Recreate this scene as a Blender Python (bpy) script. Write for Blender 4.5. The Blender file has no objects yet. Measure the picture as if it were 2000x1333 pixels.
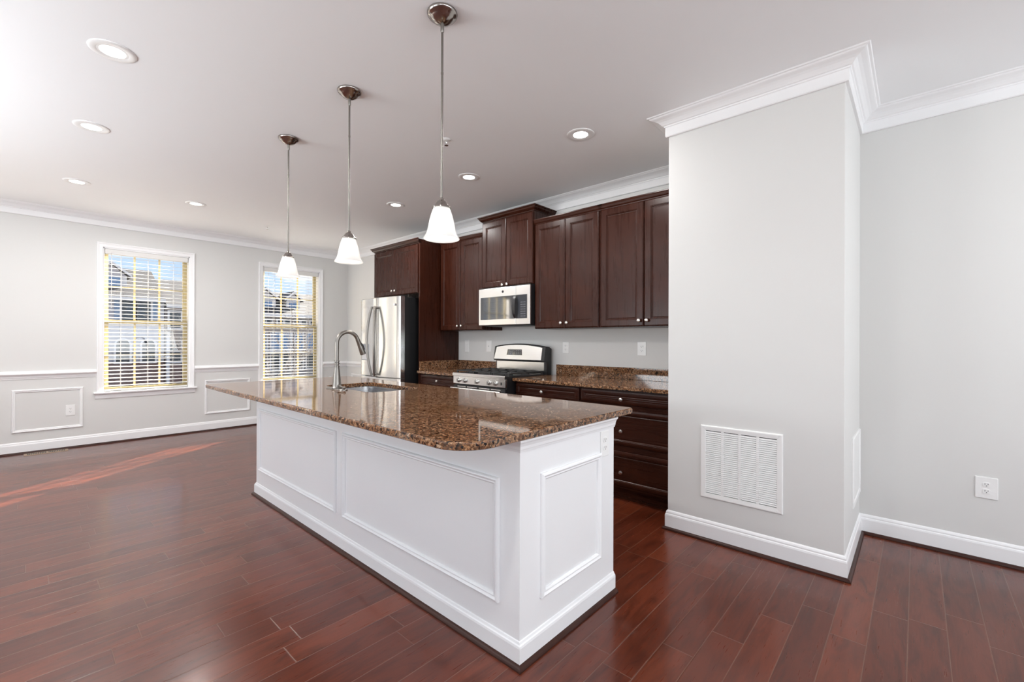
import bpy, bmesh, math, random
from mathutils import Vector, Matrix
random.seed(7)
SC = bpy.context.scene
COL = SC.collection
PI = math.pi

# ------------------------------------------------------------------ camera
CAM_H = 1.28
yaw, pitch, roll = math.radians(42.2433), math.radians(.0607), math.radians(.1939)
fw = Vector((-math.sin(yaw) * math.cos(pitch), math.cos(yaw) * math.cos(pitch), math.sin(pitch)))
rt = Vector((math.cos(yaw), math.sin(yaw), 0))
up = rt.cross(fw)
r2 = rt * math.cos(roll) + up * math.sin(roll)
u2 = up * math.cos(roll) - rt * math.sin(roll)
cd = bpy.data.cameras.new('camera')
cam = bpy.data.objects.new('camera', cd)
COL.objects.link(cam)
cam.matrix_world = Matrix(((r2.x, u2.x, -fw.x, 0), (r2.y, u2.y, -fw.y, 0), (r2.z, u2.z, -fw.z, CAM_H), (0, 0, 0, 1)))
cd.sensor_fit = 'HORIZONTAL'
cd.sensor_width = 36
cd.lens = 870.02 / 2000 * 36
cd.clip_start = .05
cd.clip_end = 400
SC.camera = cam

# ------------------------------------------------------------------ exposure
vs = SC.view_settings
SC.display_settings.display_device = 'sRGB'
vs.view_transform = 'Standard'
vs.look = 'None'
vs.exposure = .1
vs.gamma = 1
vs.use_curve_mapping = False
SC.cycles.use_denoising = True
SC.cycles.max_bounces = 10
SC.cycles.diffuse_bounces = 6
SC.cycles.glossy_bounces = 5
SC.cycles.transmission_bounces = 6
SC.cycles.transparent_max_bounces = 24
SC.cycles.sample_clamp_indirect = 6
SC.cycles.caustics_reflective = False
SC.cycles.caustics_refractive = False


# ------------------------------------------------------------------ node helper
class NT:
    def __init__(s, tree):
        s.t = tree
        s.n = tree.nodes
        s.l = tree.links

    def new(s, kind, **kw):
        n = s.n.new(kind)
        for k, v in kw.items():
            setattr(n, k, v)
        return n

    def put(s, sock, v):
        if isinstance(v, bpy.types.NodeSocket):
            s.l.new(v, sock)
        elif v is not None:
            sock.default_value = v

    def math(s, op, a, b=None, c=None):
        n = s.new('ShaderNodeMath', operation=op)
        for i, v in enumerate((a, b, c)):
            if v is not None:
                s.put(n.inputs[i], v)
        return n.outputs[0]

    def mix(s, fac, a, b, kind='MIX'):
        n = s.new('ShaderNodeMix', data_type='RGBA', blend_type=kind)
        s.put(n.inputs[0], fac)
        s.put(n.inputs[6], a if isinstance(a, bpy.types.NodeSocket) else (*a, 1)[:4])
        s.put(n.inputs[7], b if isinstance(b, bpy.types.NodeSocket) else (*b, 1)[:4])
        return n.outputs[2]

    def ramp(s, fac, stops, interp='LINEAR'):
        n = s.new('ShaderNodeValToRGB')
        n.color_ramp.interpolation = interp
        e = n.color_ramp.elements
        while len(e) < len(stops):
            e.new(.5)
        for i, (p, c) in enumerate(stops):
            e[i].position = p
            e[i].color = (*c, 1)[:4]
        s.put(n.inputs[0], fac)
        return n.outputs[0]

    def noise(s, vec, scale, detail=4, rough=.5, dist=0):
        n = s.new('ShaderNodeTexNoise')
        s.put(n.inputs['Vector'], vec)
        n.inputs['Scale'].default_value = scale
        n.inputs['Detail'].default_value = detail
        n.inputs['Roughness'].default_value = rough
        n.inputs['Distortion'].default_value = dist
        return n.outputs[0]

    def mapping(s, vec, scale=(1, 1, 1), loc=(0, 0, 0), rot=(0, 0, 0)):
        n = s.new('ShaderNodeMapping')
        s.put(n.inputs[0], vec)
        n.inputs[1].default_value = loc
        n.inputs[2].default_value = rot
        n.inputs[3].default_value = scale
        return n.outputs[0]

    def obj(s):
        return s.new('ShaderNodeTexCoord').outputs['Object']

    def pos(s):
        return s.new('ShaderNodeNewGeometry').outputs['Position']

    def bump(s, h, strength=.2, dist=.002):
        n = s.new('ShaderNodeBump')
        n.inputs['Strength'].default_value = strength
        n.inputs['Distance'].default_value = dist
        s.put(n.inputs['Height'], h)
        return n.outputs[0]


def mat(name, col=(.8, .8, .8), rough=.5, metal=0, spec=.5, coat=0, coat_rough=.1, emit=None, estr=0):
    m = bpy.data.materials.new(name)
    m.use_nodes = True
    t = NT(m.node_tree)
    b = t.n['Principled BSDF']
    b.inputs['Base Color'].default_value = (*col, 1)
    b.inputs['Roughness'].default_value = rough
    b.inputs['Metallic'].default_value = metal
    b.inputs['Specular IOR Level'].default_value = spec
    b.inputs['Coat Weight'].default_value = coat
    b.inputs['Coat Roughness'].default_value = coat_rough
    if emit:
        b.inputs['Emission Color'].default_value = (*emit, 1)
        b.inputs['Emission Strength'].default_value = estr
    return m, t, b


def paint(name, col, rough, bump=.04, scale=180):
    m, t, b = mat(name, col, rough)
    n = t.noise(t.pos(), scale, 3)
    v = t.noise(t.pos(), 1.3, 2)
    t.put(b.inputs['Base Color'], t.mix(v, tuple(c * .985 for c in col), tuple(min(1, c * 1.01) for c in col)))
    t.put(b.inputs['Normal'], t.bump(n, bump, .001))
    return m


# ------------------------------------------------------------------ world: winter sky with broken cloud
w = bpy.data.worlds.new('sky')
SC.world = w
w.use_nodes = True
wt = NT(w.node_tree)
bg = wt.n['Background']
gen = wt.new('ShaderNodeTexCoord').outputs['Generated']
sep = wt.new('ShaderNodeSeparateXYZ')
wt.put(sep.inputs[0], gen)
grad = wt.ramp(sep.outputs[2], [(0, (.62, .74, .88)), (.12, (.50, .67, .90)), (.35, (.30, .50, .84)), (1, (.15, .32, .70))])
cl = wt.noise(wt.mapping(gen, (1.2, 1.2, 4.5)), 3.4, 7, .55, .3)
clm = wt.ramp(cl, [(.44, (0, 0, 0)), (.60, (1, 1, 1))])
wt.put(bg.inputs[0], wt.mix(clm, grad, (.97, .98, 1.0)))
bg.inputs[1].default_value = 1.12

# ------------------------------------------------------------------ sun through the windows
e = math.radians(22.5)
sd = Vector((.575 * math.cos(e), -.818 * math.cos(e), -math.sin(e)))
sl = bpy.data.lights.new('sun', 'SUN')
sl.energy = 55
sl.angle = math.radians(.6)
sl.color = (1, .93, .82)
so = bpy.data.objects.new('sun', sl)
COL.objects.link(so)
so.rotation_euler = sd.to_track_quat('-Z', 'Y').to_euler()
so.location = (-9, 8, 8)


# ------------------------------------------------------------------ fill lamps at the unseen end windows and at added front openings
def fill_lamp(name, loc, rot, sx, sy, power, col=(.91, .965, 1)):
    L = bpy.data.lights.new(name, 'AREA')
    L.shape = 'RECTANGLE'
    L.size, L.size_y = sx, sy
    L.energy = power
    L.color = col
    o = bpy.data.objects.new(name, L)
    COL.objects.link(o)
    o.location = loc
    o.rotation_euler = rot
    return o


END_WINS = [(-1.3, .95), (.75, .95), (2.8, .95)]           # centre y, half width, of the openings of the far end wall
ADDED_WINS = [(-4.1, .9), (-1.6, .9), (1.6, .9)]            # centre x, half width, of openings added behind the camera for fill light
# lamps tilt up to brighten the ceiling, standing in for light off the pavement
for cy_, hw in END_WINS:
    fill_lamp('daylight_fill', (4.84, cy_, 1.45), (0, PI / 2 + math.radians(52), 0), 1.7, 2 * hw - .1, 68)
for (cx_, hw), pw, tilt in zip(ADDED_WINS, (112, 34, 30), (62, 68, 68)):
    fill_lamp('daylight_fill', (cx_, -2.42, 1.45), (PI / 2 + math.radians(tilt), 0, 0), 2 * hw - .1, 1.7, pw)  # added lamps out of view, lighting the column, island and cabinet fronts

# ------------------------------------------------------------------ materials
WALL = paint('wall_paint', (.69, .687, .672), .6)
CEIL = paint('ceiling_paint', (.905, .915, .925), .8)
TRIM = paint('white_trim', (.87, .87, .875), .32, .01, 60)
ISL = paint('white_island_paint', (.85, .855, .865), .35, .01, 60)
PLATE = mat('white_plastic', (.86, .86, .85), .3)[0]
SLOT = mat('dark_slot', (.03, .03, .03), .6)[0]
BLACK = mat('black_enamel', (.012, .012, .013), .35)[0]
GLOSSBLK, gt_, gb_ = mat('black_glass', (.012, .013, .016), .05, spec=.5)
gb_.inputs['IOR'].default_value = 2.1
IRON = mat('cast_iron', (.02, .02, .02), .55)[0]
CHROME = mat('chrome', (.85, .85, .86), .08, 1)[0]
SASH = mat('cream_vinyl', (.47, .385, .20), .4)[0]
SLAT = mat('white_slat', (.74, .73, .71), .4)[0]
GRILLE = mat('white_metal', (.83, .83, .82), .4)[0]
DUCT = mat('dark_duct', (.05, .05, .05), .9)[0]
BRASS = mat('tan_metal', (.42, .30, .20), .4, .6)[0]


def brushed(name, col, rough, axis, amount=.12, sc=(1, 1, 1)):
    m, t, b = mat(name, col, rough, 1)
    s = [260, 260, 260]
    s[axis] = 3
    n = t.noise(t.mapping(t.obj(), tuple(s)), 1, 3)
    r = t.math('ADD', t.math('MULTIPLY', n, amount), rough - amount / 2)
    t.put(b.inputs['Roughness'], r)
    t.put(b.inputs['Base Color'], t.mix(n, tuple(c * .93 for c in col), col))
    return m


STEEL = brushed('stainless_steel', (.84, .83, .81), .24, 0)
STEELV = brushed('stainless_steel_vertical', (.78, .78, .77), .2, 2)
NICKEL = brushed('brushed_nickel', (.25, .232, .212), .36, 2)
NICKELP = mat('polished_nickel', (.36, .33, .305), .17, 1)[0]
KNOB = mat('satin_nickel', (.72, .70, .67), .22, 1)[0]
SINK = brushed('sink_steel', (.55, .55, .56), .28, 0)


def wood(name, axis, dark=(.012, .0034, .0020), light=(.050, .0132, .0066), rough=.27):
    m, t, b = mat(name, light, rough, spec=.22)
    s = [38, 38, 38]
    s[axis] = 2.2
    o = t.obj()
    g = t.noise(t.mapping(o, tuple(s)), 1, 6, .6, .4)
    big = t.ramp(t.noise(o, 4.5, 5, .6, .6), [(.35, (0, 0, 0)), (.7, (1, 1, 1))])
    blot = t.ramp(t.noise(t.mapping(o, (1, 1, 1), (5, 2, 3)), 5, 4, .55, .3), [(.52, (0, 0, 0)), (.75, (1, 1, 1))])
    c = t.mix(t.math('ADD', .35, t.math('MULTIPLY', t.ramp(g, [(.25, (0, 0, 0)), (.8, (1, 1, 1))]), .5)), dark, light)
    t.put(b.inputs['Base Color'], t.mix(t.math('MULTIPLY', blot, .35), t.mix(t.math('MULTIPLY', big, .4), c, (.030, .0080, .0041)), (.074, .0190, .0090)))
    t.put(b.inputs['Roughness'], t.math('ADD', rough - .05, t.math('MULTIPLY', g, .12)))
    t.put(b.inputs['Normal'], t.bump(g, .04, .001))
    return m


WOODZ = wood('espresso_maple_upright', 2)
WOODX = wood('espresso_maple_level', 0)
SHOE = wood('dark_shoe_moulding', 0, (.025, .010, .008), (.055, .022, .016), .3)


def granite():
    m, t, b = mat('brown_granite', (.2, .1, .05), .05, spec=.55)
    p = t.pos()
    nz = t.new('ShaderNodeTexNoise')
    t.put(nz.inputs['Vector'], p)
    nz.inputs['Scale'].default_value = 55
    nz.inputs['Detail'].default_value = 3
    va = t.new('ShaderNodeVectorMath', operation='MULTIPLY_ADD')
    t.put(va.inputs[0], nz.outputs['Color'])
    va.inputs[1].default_value = (.030, .030, .030)
    t.put(va.inputs[2], p)
    v1 = t.new('ShaderNodeTexVoronoi')
    t.put(v1.inputs['Vector'], va.outputs[0])
    v1.inputs['Scale'].default_value = 105
    s1 = t.new('ShaderNodeSeparateColor')
    t.put(s1.inputs[0], v1.outputs['Color'])
    c1 = t.ramp(s1.outputs[0], [(0, (.016, .012, .011)), (.10, (.016, .012, .011)), (.16, (.13, .062, .034)), (.40, (.27, .130, .066)),
                                (.62, (.42, .225, .120)), (.78, (.52, .32, .195)), (.92, (.30, .165, .085)), (1, (.60, .44, .32))], 'LINEAR')
    v2 = t.new('ShaderNodeTexVoronoi', feature='DISTANCE_TO_EDGE')
    t.put(v2.inputs['Vector'], va.outputs[0])
    v2.inputs['Scale'].default_value = 105
    edge = t.ramp(v2.outputs['Distance'], [(0, (.35, .35, .35)), (.10, (1, 1, 1))])
    dark = t.noise(p, 70, 4, .6)
    dm = t.ramp(dark, [(.50, (0, 0, 0)), (.60, (1, 1, 1))])
    c2 = t.mix(edge, (.016, .012, .011), c1)
    c3 = t.mix(t.math('MULTIPLY', dm, .7), c2, (.030, .018, .013))
    gold = t.noise(p, 7, 3)
    gm = t.ramp(gold, [(.42, (0, 0, 0)), (.66, (1, 1, 1))])
    c4 = t.mix(t.math('MULTIPLY', gm, .5), t.mix(1.0, c3, (.84, .82, .80), 'MULTIPLY'), (.80, .62, .38), 'MULTIPLY')
    fl = t.noise(p, 240, 2)
    t.put(b.inputs['Base Color'], t.mix(t.ramp(fl, [(.62, (0, 0, 0)), (.72, (.5, .5, .5))]), c4, (.02, .016, .014)))
    return m


GRANITE = granite()


def plank_floor():
    m, t, b = mat('cherry_planks', (.1, .03, .02), .32, spec=.34, coat=.34, coat_rough=.13)
    W, Ln = .1285, .95
    p = t.pos()
    s = t.new('ShaderNodeSeparateXYZ')
    t.put(s.inputs[0], p)
    u = t.math('DIVIDE', t.math('ADD', s.outputs[0], 60.035), W)
    row = t.math('FLOOR', u)
    fu = t.math('FRACT', u)
    wn = t.new('ShaderNodeTexWhiteNoise', noise_dimensions='1D')
    t.put(wn.inputs['W'], row)
    v = t.math('ADD', t.math('DIVIDE', t.math('ADD', s.outputs[1], 40), Ln), t.math('MULTIPLY', wn.outputs[0], 7.3))
    idx = t.math('FLOOR', v)
    fv = t.math('FRACT', v)
    cmb = t.new('ShaderNodeCombineXYZ')
    t.put(cmb.inputs[0], row)
    t.put(cmb.inputs[1], idx)
    w2 = t.new('ShaderNodeTexWhiteNoise', noise_dimensions='2D')
    t.put(w2.inputs['Vector'], cmb.outputs[0])
    tone = w2.outputs[0]
    # grain, offset per plank
    off = t.new('ShaderNodeVectorMath', operation='MULTIPLY_ADD')
    t.put(off.inputs[0], w2.outputs[1])
    off.inputs[1].default_value = (9, 9, 9)
    t.put(off.inputs[2], p)
    gp = t.mapping(off.outputs[0], (11, 1.7, 1))
    g = t.noise(gp, 1, 6, .58, 2.2)
    g2 = t.noise(t.mapping(off.outputs[0], (150, 7, 1)), 1, 4, .6)
    base = t.ramp(tone, [(0, (.092, .0175, .0064)), (.4, (.108, .0210, .0078)), (.75, (.124, .0245, .0092)), (1, (.150, .0320, .0120))])
    c = t.mix(t.ramp(g, [(.30, (.45, .45, .45)), (.72, (1.25, 1.25, 1.25))]), (0, 0, 0), base, 'MIX')
    gm = t.ramp(g, [(.30, (.50, .46, .44)), (.55, (1, 1, 1)), (.8, (1.0, 1.0, 1.0))])
    c = t.mix(1.0, base, gm, 'MULTIPLY')
    c = t.mix(t.math('MULTIPLY', t.ramp(g2, [(.45, (0, 0, 0)), (.75, (1, 1, 1))]), .22), c, (.020, .007, .005))
    # seams, with bevel glints painted in as lighter lines
    du = t.math('MULTIPLY', t.math('MINIMUM', fu, t.math('SUBTRACT', 1, fu)), W)
    dv = t.math('MULTIPLY', t.math('MINIMUM', fv, t.math('SUBTRACT', 1, fv)), Ln)
    d = t.math('MINIMUM', du, dv)
    seam_glint = t.ramp(t.math('DIVIDE', d, .003), [(.25, (1, 1, 1)), (.6, (0, 0, 0))])
    c = t.mix(t.math('MULTIPLY', seam_glint, .75), c, (.16, .085, .055))
    t.put(b.inputs['Base Color'], c)
    hgt = t.math('MINIMUM', t.math('DIVIDE', d, .004), 1)
    bm = t.new('ShaderNodeBump')
    bm.inputs['Strength'].default_value = .55
    bm.inputs['Distance'].default_value = .0015
    t.put(bm.inputs['Height'], t.math('ADD', hgt, t.math('MULTIPLY', g2, .02)))
    t.put(b.inputs['Normal'], bm.outputs[0])
    t.put(b.inputs['Roughness'], t.math('ADD', .24, t.math('MULTIPLY', g2, .10)))
    return m


FLOOR = plank_floor()


def glass_mat():
    m = bpy.data.materials.new('window_glass')
    m.use_nodes = True
    t = NT(m.node_tree)
    t.n.remove(t.n['Principled BSDF'])
    tr = t.new('ShaderNodeBsdfTransparent')
    gl = t.new('ShaderNodeBsdfGlossy')
    gl.inputs['Roughness'].default_value = .01
    lw = t.new('ShaderNodeLayerWeight')
    mx = t.new('ShaderNodeMixShader')
    t.put(mx.inputs[0], t.math('ADD', .03, t.math('MULTIPLY', t.math('POWER', lw.outputs['Facing'], 5), .6)))
    t.l.new(tr.outputs[0], mx.inputs[1])
    t.l.new(gl.outputs[0], mx.inputs[2])
    t.l.new(mx.outputs[0], t.n['Material Output'].inputs[0])
    return m


GLASS = glass_mat()


def shade_mat():
    m = bpy.data.materials.new('opal_glass')
    m.use_nodes = True
    t = NT(m.node_tree)
    b = t.n['Principled BSDF']
    b.inputs['Base Color'].default_value = (.93, .93, .92, 1)
    b.inputs['Roughness'].default_value = .25
    tl = t.new('ShaderNodeBsdfTranslucent')
    tl.inputs[0].default_value = (.95, .94, .92, 1)
    mx = t.new('ShaderNodeMixShader')
    mx.inputs[0].default_value = .5
    t.l.new(b.outputs[0], mx.inputs[1])
    t.l.new(tl.outputs[0], mx.inputs[2])
    t.l.new(mx.outputs[0], t.n['Material Output'].inputs[0])
    return m


OPAL = shade_mat()
BULB = mat('lit_bulb', (1, 1, 1), .4, emit=(1, .96, .9), estr=2)[0]
LENS = mat('lit_lens', (1, 1, 1), .4, emit=(1, .98, .95), estr=5)[0]


# ------------------------------------------------------------------ mesh helper
class MB:
    def __init__(s):
        s.bm = bmesh.new()

    def face(s, pts, smooth=False):
        f = s.bm.faces.new([s.bm.verts.new(p) for p in pts])
        f.smooth = smooth
        return f

    def box(s, x0, x1, y0, y1, z0, z1):
        v = [s.bm.verts.new((x, y, z)) for x in (x0, x1) for y in (y0, y1) for z in (z0, z1)]
        for q in ((0, 1, 3, 2), (4, 6, 7, 5), (0, 4, 5, 1), (2, 3, 7, 6), (0, 2, 6, 4), (1, 5, 7, 3)):
            s.bm.faces.new([v[i] for i in q])
        return s

    def grid(s, rows, close=False, capa=False, capb=False, smooth=True):
        """rows: list of equally long point rows; close joins the row's ends"""
        vs_ = [[s.bm.verts.new(p) for p in r] for r in rows]
        n = len(rows[0])
        for a, b in zip(vs_, vs_[1:]):
            for i in range(n if close else n - 1):
                j = (i + 1) % n
                try:
                    f = s.bm.faces.new((a[i], a[j], b[j], b[i]))
                    f.smooth = smooth
                except ValueError:
                    pass
        if capa:
            s.bm.faces.new(vs_[0][::-1]).smooth = False
        if capb:
            s.bm.faces.new(vs_[-1]).smooth = False
        return s

    def lathe(s, prof, c, seg=32, axis='z'):
        rows = []
        for r, h in prof:
            row = []
            for k in range(seg):
                a = 2 * PI * k / seg
                p = (r * math.cos(a), r * math.sin(a), h)
                if axis == 'y':
                    p = (p[0], h, p[1])
                elif axis == 'x':
                    p = (h, p[0], p[1])
                row.append((c[0] + p[0], c[1] + p[1], c[2] + p[2]))
            rows.append(row)
        return s.grid(rows, True, prof[0][0] > 1e-6, prof[-1][0] > 1e-6)

    def tube(s, pts, rad, seg=12, caps=True):
        P = [Vector(p) for p in pts]
        R = rad if isinstance(rad, (list, tuple)) else [rad] * len(P)
        rows = []
        t0 = (P[1] - P[0]).normalized()
        n = t0.orthogonal().normalized()
        for i, p in enumerate(P):
            t = ((P[min(i + 1, len(P) - 1)] - P[i - 1]) if i else (P[1] - P[0])).normalized()
            n = (n - t * n.dot(t)).normalized()
            b = t.cross(n)
            rows.append([p + (n * math.cos(2 * PI * k / seg) + b * math.sin(2 * PI * k / seg)) * R[i] for k in range(seg)])
        return s.grid(rows, True, caps, caps)

    def sweep(s, path, prof, N, closed=False, segs=None, smooth=False, caps=True):
        """profile points (a, b): a to the left of the path as seen against N, b along N; mitred corners"""
        P = [Vector(p) for p in path]
        N = Vector(N).normalized()
        n = len(P)
        dirs = [(P[(i + 1) % n] - P[i]).normalized() for i in range(n if closed else n - 1)]
        nor = [N.cross(d) for d in dirs]
        mit = []
        for i in range(n):
            if closed:
                a, b = nor[i - 1], nor[i]
            else:
                a, b = nor[max(i - 1, 0)], nor[min(i, n - 2)]
            m = a + b
            mit.append(m / max(m.dot(b), 1e-6) if m.length > 1e-6 else b)
        rows = [[P[i] + mit[i] * a + N * b for a, b in prof] for i in range(n)]
        if closed:
            rows.append(rows[0])
        for i in (segs if segs is not None else range(len(rows) - 1)):
            ends = caps and not closed
            s.grid(rows[i:i + 2], True, ends and (i == 0 or segs is not None), ends and (i == len(rows) - 2 or segs is not None), smooth)
        return s

    def rings(s, loops, cap0=True, cap1=True, smooth=False):
        return s.grid(loops, True, cap0, cap1, smooth)

    def build(s, name, m, parent=None, bevel=0, sharp=35, solid=0):
        bm = s.bm
        bmesh.ops.remove_doubles(bm, verts=bm.verts, dist=1e-6)
        bmesh.ops.recalc_face_normals(bm, faces=bm.faces)
        off = ROOT.get(parent.name, Vector()) if parent else Vector()
        if off.length:
            bmesh.ops.translate(bm, verts=bm.verts, vec=-off)
        lim = math.radians(sharp)
        for ed in bm.edges:
            lf = ed.link_faces
            if len(lf) != 2 or not (lf[0].smooth and lf[1].smooth) or ed.calc_face_angle(0) > lim:
                ed.smooth = False
        me = bpy.data.meshes.new(name)
        bm.to_mesh(me)
        bm.free()
        me.materials.append(m)
        o = bpy.data.objects.new(name, me)
        COL.objects.link(o)
        if parent:
            o.parent = parent
            ROOT[o.name] = off
        if bevel:
            md = o.modifiers.new('bevel', 'BEVEL')
            md.width = bevel
            md.segments = 2
            md.limit_method = 'ANGLE'
            md.angle_limit = math.radians(40)
            md.harden_normals = False
        if solid:
            md = o.modifiers.new('solid', 'SOLIDIFY')
            md.thickness = solid
            md.offset = 0
        return o


ROOT = {}


def thing(name, label, cat, loc=(0, 0, 0), group=None):
    o = bpy.data.objects.new(name, None)
    COL.objects.link(o)
    o.empty_display_size = .05
    o.location = loc
    ROOT[o.name] = Vector(loc)
    o['label'] = label
    o['category'] = cat
    if group:
        o['group'] = group
    return o


def tag(o, label, cat, group=None):
    o['label'] = label
    o['category'] = cat
    if group:
        o['group'] = group
    return o


def struct(o):
    o['kind'] = 'structure'
    return o


def copy_tree(o, parent=None):
    c = o.copy()
    COL.objects.link(c)
    if parent:
        c.parent = parent
    for ch in list(o.children):
        copy_tree(ch, c)
    return c


def rrect(x0, x1, y0, y1, r, z, inset=0, seg=6):
    """rounded rectangle loop at height z; r = radii of (x0y0, x1y0, x1y1, x0y1)"""
    if not isinstance(r, (list, tuple)):
        r = [r] * 4
    x0 += inset
    x1 -= inset
    y0 += inset
    y1 -= inset
    out = []
    for (cx, cy, a0), rr in zip(((x0, y0, PI), (x1, y0, 1.5 * PI), (x1, y1, 0), (x0, y1, .5 * PI)), r):
        rr = max(rr - inset, .0008)
        sx = 1 if cx == x0 else -1
        sy = 1 if cy == y0 else -1
        for k in range(seg + 1):
            a = a0 + .5 * PI * k / seg
            out.append((cx + sx * rr + rr * math.cos(a), cy + sy * rr + rr * math.sin(a), z))
    return out


# ------------------------------------------------------------------ room shell
XW, YK, YR, YF, XE, ZC = -7.44, 3.865, 3.81, -2.3, 4.75, 2.81
COLX0, COLX1, COLY = -1.262, -.285, 2.985
WT = .17
b = MB()
b.box(XW - WT, XE + WT, YF - .12, YK + .12, -.08, 0)
struct(b.build('floor', FLOOR))
b = MB()
b.box(XW - WT, XE + WT, YF - .12, YK + .12, ZC, ZC + .08)
struct(b.build('ceiling', CEIL))

WINS = [(.675, 1.56), (2.49, 3.365), (-1.14, -.255)]        # openings of the window wall (y range)
WZ0, WZ1 = .64, 2.43


def wall_with_holes(name, x0, x1, ya, yb, holes, z0, z1, along='y'):
    b = MB()
    if along == 'x':
        bx = b.box
        b.box = lambda p, q, r, t_, u, v: bx(r, t_, p, q, u, v)
    ys = [ya]
    for h in sorted(holes):
        ys += list(h)
    ys.append(yb)
    for i in range(0, len(ys), 2):
        b.box(x0, x1, ys[i], ys[i + 1], 0, ZC)
    for h in holes:
        b.box(x0, x1, h[0], h[1], 0, z0)
        b.box(x0, x1, h[0], h[1], z1, ZC)
    return struct(b.build(name, WALL))


wall_with_holes('wall_left', XW - WT, XW, YF - .12, YK + .12, WINS, WZ0, WZ1)
wall_with_holes('wall_end', XE, XE + WT, YF - .12, YK + .12, [(c - h, c + h) for c, h in END_WINS], .35, 2.5)
b = MB()
b.box(XW, COLX0 + .02, YK, YK + .12, 0, ZC)
struct(b.build('wall_back', WALL))
b = MB()
b.box(COLX0, COLX1, COLY, YK + .12, 0, ZC)
struct(b.build('wall_column', WALL, bevel=.004))
b = MB()
b.box(COLX1 - .02, XE, YR, YR + .175, 0, ZC)
struct(b.build('wall_right', WALL))
wall_with_holes('wall_front', YF - .12, YF, XW, XE, [(c - h, c + h) for c, h in ADDED_WINS], .35, 2.5, 'x')  # its openings are added to let fill light in

# crown, baseboard and shoe follow the walls (the room lies to the left of the path)
CROWN = [(0, -.125), (.014, -.125), (.018, -.119), (.018, -.062), (.024, -.058), (.026, -.052), (.034, -.049), (.042, -.040), (.053, -.030),
         (.068, -.022), (.088, -.016), (.094, -.013), (.098, -.008), (.108, -.006), (.112, 0), (0, 0)]
BASE = [(0, 0), (.014, 0), (.014, .095), (.012, .104), (.009, .108), (.009, .116), (.006, .124), (.002, .130), (0, .130)]
SHP = [(.014, 0), (.031, 0), (.0305, .006), (.0275, .012), (.022, .0165), (.014, .019)]
path = [(COLX0 - 0, YK, 0), (XW, YK, 0), (XW, YF, 0), (XE, YF, 0), (XE, YR, 0), (COLX1, YR, 0), (COLX1, COLY, 0), (COLX0, COLY, 0), (COLX0, YK - .0, 0)]
names = ['back', 'left', 'front', 'end', 'right', 'column_side', 'column_front', 'column_back']
CUP = [Vector(p) + Vector((0, 0, ZC)) for p in path]
for i, nm in enumerate(names):
    struct(MB().sweep(CUP, CROWN, (0, 0, 1), segs=[i], caps=False).build('trim_%d' % (i + 1), TRIM))
LEFTEND = -5.6                                              # kitchen-wall baseboard stops at the refrigerator
bpath = list(path)
bpath[0] = (LEFTEND, YK, 0)
bpath[-1] = (COLX0, 3.21, 0)
for i, nm in enumerate(names):
    struct(MB().sweep(bpath, BASE, (0, 0, 1), segs=[i]).build('baseboard_' + nm, TRIM))
    struct(MB().sweep(bpath, SHP, (0, 0, 1), segs=[i]).build('trim_shoe_%d' % (i + 1), SHOE))

# chair rail and picture-frame panels
RAIL = [(0, 0), (.008, 0), (.010, .012), (.016, .018), (.017, .030), (.026, .044), (.040, .052), (.043, .060), (.040, .070), (.022, .076), (.014, .088), (0, .092)]
n_trim = 20


def rail(a, bpt):
    global n_trim
    n_trim += 1
    struct(MB().sweep([(*a, .834), (*bpt, .834)], RAIL, (0, 0, 1)).build('trim_%d' % n_trim, TRIM))


CW = .058                                                   # casing width
for y1, y0 in ((.675 - CW, -.255 + CW), (2.49 - CW, 1.56 + CW), (YK, 3.365 + CW), (-1.14 - CW, YF)):
    rail((XW, y1), (XW, y0))
rail((LEFTEND, YK), (XW, YK))
PICT = [(0, 0), (0, .009), (.004, .014), (.010, .016), (.015, .012), (.019, .010), (.024, .011), (.028, .008), (.031, .004), (.031, 0)]


def frame_path(pl, c, a0, a1, z0, z1):
    """rectangle on plane x=c ('x', facing +x), y=c ('y', facing -y): counter-clockwise seen from the room"""
    if pl == 'x':
        return [(c, a0, z0), (c, a1, z0), (c, a1, z1), (c, a0, z1)], (1, 0, 0)
    return [(a0, c, z0), (a1, c, z0), (a1, c, z1), (a0, c, z1)], (0, -1, 0)


def pic_frame(pl, c, a0, a1, z0, z1):
    global n_trim
    n_trim += 1
    p, N = frame_path(pl, c, a0, a1, z0, z1)
    return MB().sweep(p, PICT, N, True)


for a0, a1 in ((-.073, .503), (1.743, 2.318)):
    struct(pic_frame('x', XW, a0, a1, .236, .716).build('trim_%d' % (n_trim + 1), TRIM))
struct(pic_frame('y', YK, -7.27, -5.95, .236, .712).build('trim_%d' % (n_trim + 1), TRIM))

# ------------------------------------------------------------------ windows of the window wall
CAS = [(0, 0), (0, .010), (-.004, .014), (-.036, .017), (-.042, .022), (-.052, .022), (-.056, .016), (-CW, .014), (-CW, 0)]


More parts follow.
